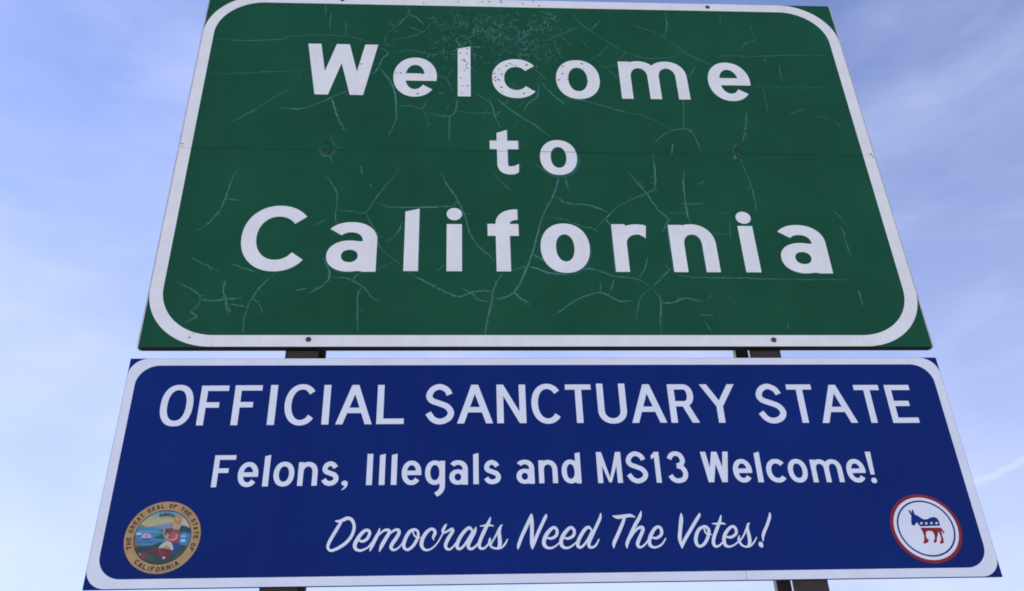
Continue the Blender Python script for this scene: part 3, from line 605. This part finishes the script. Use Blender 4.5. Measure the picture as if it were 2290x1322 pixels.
for c, Lp, Rp in (
    ('F', ('B1', 620, 1180), ('B1', 893, 845)), ('e', ('B1', 905, 1060), ('B1', 1125, 1010)), ('l', ('B1', 1160, 1172), ('B1', 1222, 1172)), ('o', ('B1', 1282, 1060), ('B1', 1505, 1010)),
    ('n', ('B1', 1530, 1165), ('B1', 1738, 1165)), ('s', ('B1', 1780, 1130), ('B2', 82, 1100)), ('I', ('B2', 370, 1157), ('B2', 432, 1157)), ('l', ('B2', 505, 1157), ('B2', 565, 1157)),
    ('l', ('B2', 632, 1157), ('B2', 692, 1157)), ('e', ('B2', 748, 1030), ('B2', 955, 1030)), ('g', ('B2', 995, 1020), ('B2', 1205, 1020)), ('a', ('B2', 1252, 1070), ('B2', 1447, 1145)),
    ('l', ('B2', 1505, 1147), ('B2', 1562, 1147)), ('s', ('B2', 1612, 1115), ('B2', 1798, 1080)), ('a', ('B3', 72, 1060), ('B3', 265, 1137)), ('n', ('B3', 312, 1137), ('B3', 512, 1137)),
    ('d', ('B3', 548, 1010), ('B3', 760, 1137)), ('M', ('B3', 935, 1137), ('B3', 1197, 1135)), ('S', ('B3', 1232, 1060), ('B3', 1460, 1030)), ('1', ('B3', 1485, 840), ('B3', 1607, 1130)),
    ('3', ('B3', 1645, 870), ('B3', 1882, 1035)), ('W', ('B4', 778, 805), ('B4', 1072, 805)), ('e', ('B4', 1127, 980), ('B4', 1335, 1030)), ('l', ('B4', 1400, 1127), ('B4', 1458, 1127)),
    ('c', ('B4', 1478, 980), ('B4', 1692, 1080)), ('o', ('B5', 385, 980), ('B5', 600, 1040)), ('m', ('B5', 612, 890), ('B5', 990, 1127)), ('e', ('B5', 1002, 980), ('B5', 1212, 1030))):
    lower = c in 'eonsgacmd'
    bletter(c, Lp, Rp, base2, xh2 if lower else cap2, sv, sh, (.0022 if c in 'eosgacSd3' else 0)*(1 if not lower else .6), cap=cap2 if c == 'd' else None)
def poly_px(zc, pts, Y): return [zp(zc, x, y, Y) for x, y in pts]
plate('comma', [poly_px('B2', [(108,1140),(120,1118),(145,1108),(168,1116),(178,1135),(172,1165),(150,1192),(112,1212),(110,1205),(138,1180),(145,1166),(122,1160)], BY)], MT['bwhite'], B, BY, BTH)
x0 = zp('B5', 1197, 805, BY)[0]; x1 = zp('B5', 1253, 805, BY)[0]; cx, cz = zp('B5', 1297, 1108, BY); zt = zp('B5', 1225, 805, BY)[1]; zb = zp('B5', 1280, 1045, BY)[1]
plate('exclamation_mark', [[(x0+.002, zb), (x1-.003, zb), (x1, zt), (x0, zt)]]+disc((x0+x1)/2-.0005, cz, .0105), MT['bwhite'], B, BY, BTH)

# brush-script line, letter by letter: (zoom, [strokes of (x, y, width)])
SC = [
 ('S1', [[(240,272,28),(300,275,50),(370,248,58),(440,222,58),(510,250,56),(548,340,54),(540,440,54),(490,550,54),(400,650,54),(290,725,52),(200,765,48),(145,775,44),(108,745,46),(100,700,50),(125,630,54),(180,530,56),(250,415,56),(320,300,46)]]),
 ('S1', [[(620,590,34),(690,618,46),(770,575,50),(813,490,52),(800,438,50),(745,430,52),(670,490,60),(600,590,66),(560,680,66),(575,745,56),(640,775,44),(720,755,34),(790,715,28),(850,640,24)]]),
 ('S1', [[(985,402,22),(965,470,46),(920,560,60),(860,680,60),(820,778,22)], [(860,660,20),(930,560,22),(1010,470,30),(1080,425,44),(1140,430,54),(1145,475,60),(1090,570,62),(1020,690,62),(982,784,22)], [(1040,640,20),(1110,540,22),(1190,460,34),(1260,420,46),(1310,430,52),(1312,485,58),(1270,560,60),(1200,660,62),(1180,725,56),(1220,765,40),(1290,740,30),(1350,680,24),(1390,610,22)]]),
 ('S1', [[(1570,415,46),(1500,450,56),(1430,560,60),(1395,680,58),(1420,745,48),(1475,758,44),(1550,700,50),(1620,590,52),(1645,490,46),(1620,430,42),(1570,412,42)], [(1560,420,30),(1560,480,26),(1600,540,28),(1672,555,20)]]),
 ('S1', [[(1908,595,14),(1900,545,44),(1930,480,56),(1915,425,50),(1860,408,48),(1780,470,58),(1715,580,64),(1700,680,62),(1740,750,46),(1810,765,34),(1900,720,26),(1980,630,24),(2060,490,24)]]),
 ('S1', [[(2125,325,18),(2095,370,46),(2062,440,48),(2085,468,38),(2160,435,36),(2215,405,44),(2235,435,50),(2205,490,56),(2150,580,60),(2110,680,58),(2130,740,50),(2180,755,36),(2240,710,30),(2290,640,26)]]),
 ('S2', [[(440,330,24),(400,290,40),(340,330,42),(270,430,46),(240,520,46),(265,560,34),(320,530,30),(380,440,28),(440,340,28)], [(482,288,18),(465,340,44),(420,430,46),(385,510,46),(400,555,38),(450,550,30),(510,490,22),(550,430,20)]]),
 ('S2', [[(668,158,14),(650,210,36),(600,310,46),(550,420,46),(525,500,44),(540,550,36),(590,550,28),(640,500,22),(670,445,20)], [(540,268,12),(590,262,24),(660,256,26),(708,268,10)]]),
 ('S2', [[(665,420,14),(655,465,32),(670,520,28),(710,548,24),(770,555,24),(820,535,24),(860,490,24),(886,438,16)], [(675,500,20),(740,385,22),(780,300,26),(815,256,18)], [(802,265,24),(780,340,44),(787,430,50),(788,505,48),(765,550,28)]]),
 ('S2', [[(1022,560,14),(1030,510,40),(1070,400,44),(1130,270,46),(1180,165,44),(1190,122,22)], [(1195,125,28),(1200,220,46),(1200,380,48),(1200,490,46),(1205,558,16)], [(1205,556,18),(1228,480,42),(1280,350,42),(1340,220,42),(1374,150,40),(1384,118,14)]]),
 ('S2', [[(1400,420,24),(1450,425,34),(1510,390,38),(1522,330,38),(1495,288,36),(1450,300,42),(1390,370,50),(1355,450,50),(1360,510,46),(1400,545,34),(1460,545,26),(1520,510,20),(1560,470,18)]]),
 ('S2', [[(1620,420,24),(1670,425,34),(1730,390,38),(1742,330,38),(1712,288,36),(1670,300,42),(1610,370,50),(1575,450,50),(1580,510,46),(1620,545,34),(1680,540,26),(1740,500,20),(1790,450,18)]]),
 ('S2', [[(1960,310,24),(1920,282,38),(1870,320,44),(1810,420,46),(1785,500,46),(1810,540,36),(1860,515,30),(1920,430,28),(1970,330,28)], [(2080,108,16),(2070,170,38),(2020,280,40),(1970,390,42),(1930,480,44),(1935,530,38),(1975,540,30),(2020,510,26),(2058,438,16)]]),
 ('S3', [[(118,138,14),(180,152,46),(260,142,46),(340,133,40),(398,152,12)], [(265,165,36),(235,250,44),(180,380,46),(135,480,46),(130,543,16)]]),
 ('S3', [[(478,83,16),(460,150,44),(400,260,46),(340,390,46),(300,490,42),(300,547,14)], [(340,430,18),(390,350,24),(440,295,34),(490,284,42),(500,325,46),(460,420,46),(435,490,46),(450,533,34),(490,533,26),(540,490,22),(580,430,20)]]),
 ('S3', [[(625,415,24),(680,420,34),(735,380,38),(740,320,38),(708,278,36),(660,295,42),(610,370,48),(585,450,48),(595,510,42),(635,538,30),(690,533,26),(750,495,24),(793,428,16)]]),
 ('S3', [[(992,108,16),(992,180,50),(980,320,48),(975,430,46),(1005,543,20)], [(1005,530,28),(1040,440,44),(1110,320,44),(1180,200,44),(1220,135,38),(1228,106,16)]]),
 ('S3', [[(1290,275,32),(1230,300,42),(1190,370,46),(1180,450,46),(1200,510,38),(1245,525,34),(1300,480,40),(1340,390,42),(1345,320,38),(1310,275,32),(1270,272,30)], [(1285,290,22),(1300,340,22),(1330,372,20),(1385,376,10)]]),
 ('S3', [[(1500,132,14),(1490,190,34),(1455,290,44),(1415,400,44),(1405,480,42),(1430,525,34),(1475,520,26),(1530,470,20)], [(1388,235,10),(1440,238,26),(1510,232,28),(1560,243,10)]]),
 ('S3', [[(1575,405,24),(1630,410,34),(1690,370,36),(1695,315,36),(1662,273,34),(1615,290,40),(1560,360,46),(1540,440,46),(1555,505,40),(1600,530,28),(1660,515,22),(1720,470,20),(1740,430,16)]]),
 ('S3', [[(1735,388,12),(1730,440,32),(1760,500,26),(1810,530,24),(1870,525,24),(1920,480,22),(1957,412,14)], [(1755,445,20),(1800,370,22),(1835,280,24),(1862,232,18)], [(1848,240,26),(1840,300,38),(1860,390,44),(1870,470,44),(1850,525,26)]]),
]
for si, (zc, sts) in enumerate(SC):
    polys = []
    for s in sts:
        for p in stroke(s, caps=True, sub=6): polys.append(poly_px(zc, p, BY))
    plate('letter', polys, MT['bwhite'], B, BY, BTH+.00018*(si % 2))   # overlapping joins of neighbours sit one just over the other
polys = []
for s in ([(2125,98,14),(2125,150,36),(2090,260,40),(2045,370,40),(2040,462,10)], [(1998,478,20),(2012,503,56),(2028,530,26)]):
    for p in stroke(s, caps=True): polys.append(poly_px('S3', p, BY))
plate('exclamation_mark', polys, MT['bwhite'], B, BY, BTH)

# ---- donkey emblem
def ring(cx, cz, r0, r1, n=64):
    P = lambda r, i: (cx+r*math.cos(2*math.pi*i/n), cz+r*math.sin(2*math.pi*i/n))
    return [[P(r1, i), P(r1, i+1), P(r0, i+1), P(r0, i)] for i in range(n)]
ex, ez, er = 1.3090, -0.7273, 0.1256
eo = plate('party_emblem', disc(ex, ez, er, n=64), MT['dred'], B, BY, .0004)
plate('emblem_disc', disc(ex, ez, er*.905, n=64), MT['bwhite'], eo, BY, .0007)
plate('emblem_ring', ring(ex, ez, er*.768, er*.815), MT['dblue'], eo, BY-.0007, .0002)
DB = [(378,385),(393,372),(415,398),(432,425),(432,378),(448,365),(466,405),(482,450),(520,462),(560,488),(610,520),(650,528),(690,522),(740,497),(790,487),(840,503),(875,548),(890,600),(896,632),(570,642),(545,612),(512,575),(500,590),(488,622),(455,630),(428,605),(420,540),(425,470),(402,432)]
DR = [(572,664),(912,664),(940,698),(968,742),(963,772),(938,735),(918,712),(935,800),(955,860),(957,918),(900,930),(890,905),(915,870),(905,800),(870,720),(858,790),(845,830),(845,880),(830,912),(788,905),(795,870),(812,840),(805,780),(770,722),(700,715),(668,735),(665,800),(682,840),(718,870),(700,902),(650,928),(618,915),(635,870),(635,800),(610,730)]
do = plate('donkey_top', [poly_px('D', DB, BY)], MT['dblue'], eo, BY-.0007, .0002)
plate('donkey_legs', [poly_px('D', DR, BY)], MT['dred'], eo, BY-.0007, .0002)
for sx_, sy_ in ((590, 592), (670, 592), (755, 590), (838, 590)):
    P = []
    for i in range(10):
        a = -math.pi/2+i*math.pi/5; r = 30 if i % 2 == 0 else 13; P.append((sx_+r*math.cos(a), sy_+r*.95*math.sin(a)))
    plate('star', [poly_px('D', P, BY)], MT['bwhite'], eo, BY-.0009, .0002)

# ---- state seal
qx, qz, qr = -1.3195, -0.7274, 0.1268
se = plate('state_seal', disc(qx, qz, qr, n=64), MT['rim'], B, BY, .0003)
plate('seal_ring', disc(qx, qz, qr*.985, n=64), MT['tan'], se, BY, .0005)
ir = qr*.735
plate('seal_rim', ring(qx, qz, ir*.985, ir*1.012), MT['ink'], se, BY-.0005, .0002)
lay = [0]
def clipc(poly, rr, n=40):                 # keep the picture inside its circle (convex clip)
    for i in range(n):
        t0, t1 = 2*math.pi*i/n, 2*math.pi*(i+1)/n
        ax, az = qx+rr*math.cos(t0), qz+rr*math.sin(t0); dx, dz = rr*(math.cos(t1)-math.cos(t0)), rr*(math.sin(t1)-math.sin(t0))
        sd = lambda p: dx*(p[1]-az)-dz*(p[0]-ax)
        o = []
        for p, q in zip(poly, poly[1:]+poly[:1]):
            a, b = sd(p), sd(q)
            if a >= 0: o.append(p)
            if (a >= 0) != (b >= 0): t = a/(a-b); o.append((p[0]+(q[0]-p[0])*t, p[1]+(q[1]-p[1])*t))
        poly = o
        if len(poly) < 3: break
    return poly
def dens(p, n=8):
    o = []
    for a, b in zip(p, p[1:]+p[:1]): o += [(a[0]+(b[0]-a[0])*t/n, a[1]+(b[1]-a[1])*t/n) for t in range(n)]
    return o
def pic(name, pts, c):
    lay[0] += 1
    P = clipc([zp('E', x, y, BY) for x, y in pts], ir*.985)
    if len(P) > 2: plate(name, [P], pm(c), se, BY-.0005, .0001+.00003*lay[0])
plate('picture_sky', disc(qx, qz, ir*.985, n=48), pm((.05, .22, .42)), se, BY-.0005, .0001)
PIC = [
 ('picture_sky', [(240,430),(420,330),(640,285),(960,285),(1180,380),(1200,560),(240,560)], (.17, .36, .42)),
 ('picture_sky', [(240,460),(420,375),(620,345),(960,345),(1180,420),(1200,560),(240,560)], (.36, .40, .24)),
 ('picture_sky', [(300,470),(480,410),(700,385),(900,400),(1000,440),(900,500),(300,520)], (.46, .43, .20)),
 ('picture_cloud', [(1000,400),(1060,370),(1140,440),(1150,520),(1040,500)], (.50, .45, .36)),
 ('picture_hill', [(300,520),(340,492),(400,478),(440,492),(450,540),(300,560)], (.17, .24, .17)),
 ('picture_hill', [(440,520),(600,496),(700,465),(800,460),(880,450),(900,545),(700,570),(440,560)], (.22, .25, .38)),
 ('picture_hill', [(640,480),(720,462),(760,470),(700,495)], (.36, .34, .46)),
 ('picture_water', [(230,540),(430,520),(600,520),(740,560),(1000,600),(1160,620),(1150,840),(230,840)], (.05, .24, .42)),
 ('picture_water', [(240,600),(420,565),(640,570),(700,590),(560,610),(400,612)], (.09, .32, .48)),
 ('picture_water', [(250,720),(420,730),(600,720),(690,740),(560,770),(300,770)], (.035, .18, .36)),
 ('picture_hill', [(980,560),(1000,510),(1030,485),(1090,505),(1150,530),(1170,610),(1000,610)], (.018, .06, .075)),
 ('picture_hill', [(570,688),(660,645),(740,610),(760,560),(820,535),(880,530),(880,690),(700,702)], (.03, .11, .05)),
 ('picture_hill', [(680,570),(740,548),(800,540),(760,580)], (.02, .06, .10)),
 ('picture_foreground', [(230,790),(330,800),(420,812),(560,800),(650,760),(760,740),(900,780),(1080,800),(1140,860),(1000,1080),(600,1100),(330,1050),(230,860)], (.018, .065, .05)),
 ('picture_brush', [(300,850),(420,830),(520,850),(600,880),(480,900),(340,910)], (.05, .035, .045)),
 ('picture_brush', [(360,930),(440,900),(560,960),(600,1040),(480,1050),(400,1000)], (.03, .10, .045)),
 ('picture_brush', [(900,960),(980,900),(1060,820),(1100,850),(1020,990),(920,1050)], (.025, .09, .03)),
 ('picture_ship', [(392,672),(405,645),(440,615),(480,622),(520,618),(548,655),(540,690),(410,696)], (.50, .40, .52)),
 ('picture_ship', [(440,650),(500,640),(500,665),(445,668)], (.38, .20, .35)),
 ('picture_hull', [(396,692),(540,688),(515,712),(412,714)], (.03, .06, .16)),
 ('picture_ship', [(306,636),(345,590),(360,618),(378,600),(402,634),(350,648)], (.48, .62, .75)),
 ('picture_hull', [(310,640),(398,638),(380,654),(325,656)], (.03, .12, .28)),
 ('picture_spear', [(742,520),(762,516),(752,640),(790,700),(768,716),(738,640)], (.45, .42, .24)),
 ('picture_robe', [(770,690),(780,620),(830,575),(900,550),(970,555),(1000,620),(990,700),(960,770),(880,775),(800,735)], (.30, .045, .06)),
 ('picture_arm', [(755,660),(800,610),(830,640),(800,690),(850,700),(900,690),(880,730),(800,715)], (.52, .28, .24)),
 ('picture_robe', [(850,610),(900,585),(945,610),(930,660),(880,690),(840,665)], (.36, .12, .07)),
 ('picture_arm', [(930,600),(960,640),(955,690),(900,730),(850,722),(910,690),(935,650)], (.55, .32, .24)),
 ('picture_face', [(880,470),(910,440),(950,450),(955,500),(935,545),(890,545),(878,510)], (.50, .36, .20)),
 ('picture_helmet', [(890,450),(905,390),(940,345),(985,345),(1018,390),(1010,450),(965,480),(930,455)], (.50, .24, .07)),
 ('picture_helmet', [(930,380),(965,365),(975,400),(945,420)], (.58, .36, .16)),
 ('picture_skirt', [(880,765),(960,760),(1005,770),(990,850),(930,930),(868,950),(890,860)], (.015, .06, .24)),
 ('picture_shield', [(655,846),(690,795),(740,755),(800,728),(850,748),(882,800),(890,862),(850,905),(800,860),(740,842)], (.52, .51, .46)),
 ('picture_shield', [(735,838),(780,800),(820,820),(850,862),(800,868)], (.42, .28, .14)),
 ('picture_bear', [(490,895),(540,862),(640,868),(690,848),(790,856),(868,872),(862,950),(815,985),(790,1010),(700,1000),(650,1000),(640,950),(560,925)], (.15, .022, .035)),
 ('picture_bear', [(640,890),(720,880),(760,920),(720,960),(660,940)], (.20, .04, .05)),
 ('picture_miner', [(250,740),(262,665),(290,650),(312,680),(300,745),(325,800),(320,840),(262,840)], (.36, .09, .05)),
 ('picture_miner', [(252,650),(290,640),(300,690),(262,710)], (.03, .04, .10)),
 ('picture_grapes', [(370,960),(420,930),(470,945),(480,990),(430,1015),(385,995)], (.24, .03, .05)),
 ('picture_flower', [(350,935),(370,920),(385,945),(362,955)], (.35, .42, .40)),
 ('picture_water', [(985,630),(1040,590),(1110,600),(1120,720),(1060,800),(990,790)], (.04, .24, .44)),
 ('picture_ship', [(1005,650),(1050,635),(1100,660),(1060,675),(1010,672)], (.30, .48, .62)),
 ('picture_ship', [(1005,722),(1030,702),(1075,708),(1078,742),(1010,748)], (.48, .62, .76)),
 ('picture_flower', [(718,990),(735,974),(758,980),(765,1000),(742,1016),(722,1008)], (.60, .52, .54)),
]
for p_ in PIC: pic(*p_)
def ring_text(name, items, r, hh, ww, flip, m, sv_, sh_, Y):
    polys = []
    for ch, ang in items:
        a = math.radians(ang)
        k = ww*(.45 if ch == 'I' else 1)
        gl = glyph(ch, k, hh, sv_ if ch != 'I' else k*.6, sh_)
        for p in gl:
            q = []
            for x, y in p:
                if ch == 'I': x = x*.6+k*.2
                u, v = x-k/2, (y-hh/2)
                if not flip:      # readable from the centre outwards: up points outward
                    R_ = r+v; th = a-u/r
                else:
                    R_ = r-v; th = a+u/r
                q.append((qx+R_*math.cos(th), qz+R_*math.sin(th)))
            polys.append(q)
    plate(name, polys, m, se, Y, .0002)
txt = 'THE GREAT SEAL OF THE STATE OF'
a_s, a_e = 203, -27                         # degrees, from lower left over the top to lower right
it = []; wts = [0.55 if c == 'I' else (0.75 if c == ' ' else 1) for c in txt]; tot = sum(wts); acc = 0
for c, wt in zip(txt, wts):
    if c != ' ': it.append((c, a_s+(a_e-a_s)*(acc+wt/2)/tot))
    acc += wt
ring_text('seal_lettering', it, qr*.865, qr*.125, qr*.092, False, MT['ink'], qr*.029, qr*.027, BY-.0005)
txt = 'CALIFORNIA'; it = []; wts = [0.6 if c == 'I' else 1 for c in txt]; tot = sum(wts); acc = 0
for c, wt in zip(txt, wts): it.append((c, 226+(308-226)*(acc+wt/2)/tot)); acc += wt
ring_text('seal_lettering', it, qr*.865, qr*.130, qr*.100, True, MT['ink'], qr*.030, qr*.028, BY-.0005)
it = [(c, 103-i*6.6) for i, c in enumerate('EUREKA')]
ring_text('seal_lettering', it, qr*.615, qr*.085, qr*.055, False, MT['ink'], qr*.016, qr*.014, BY-.0022)
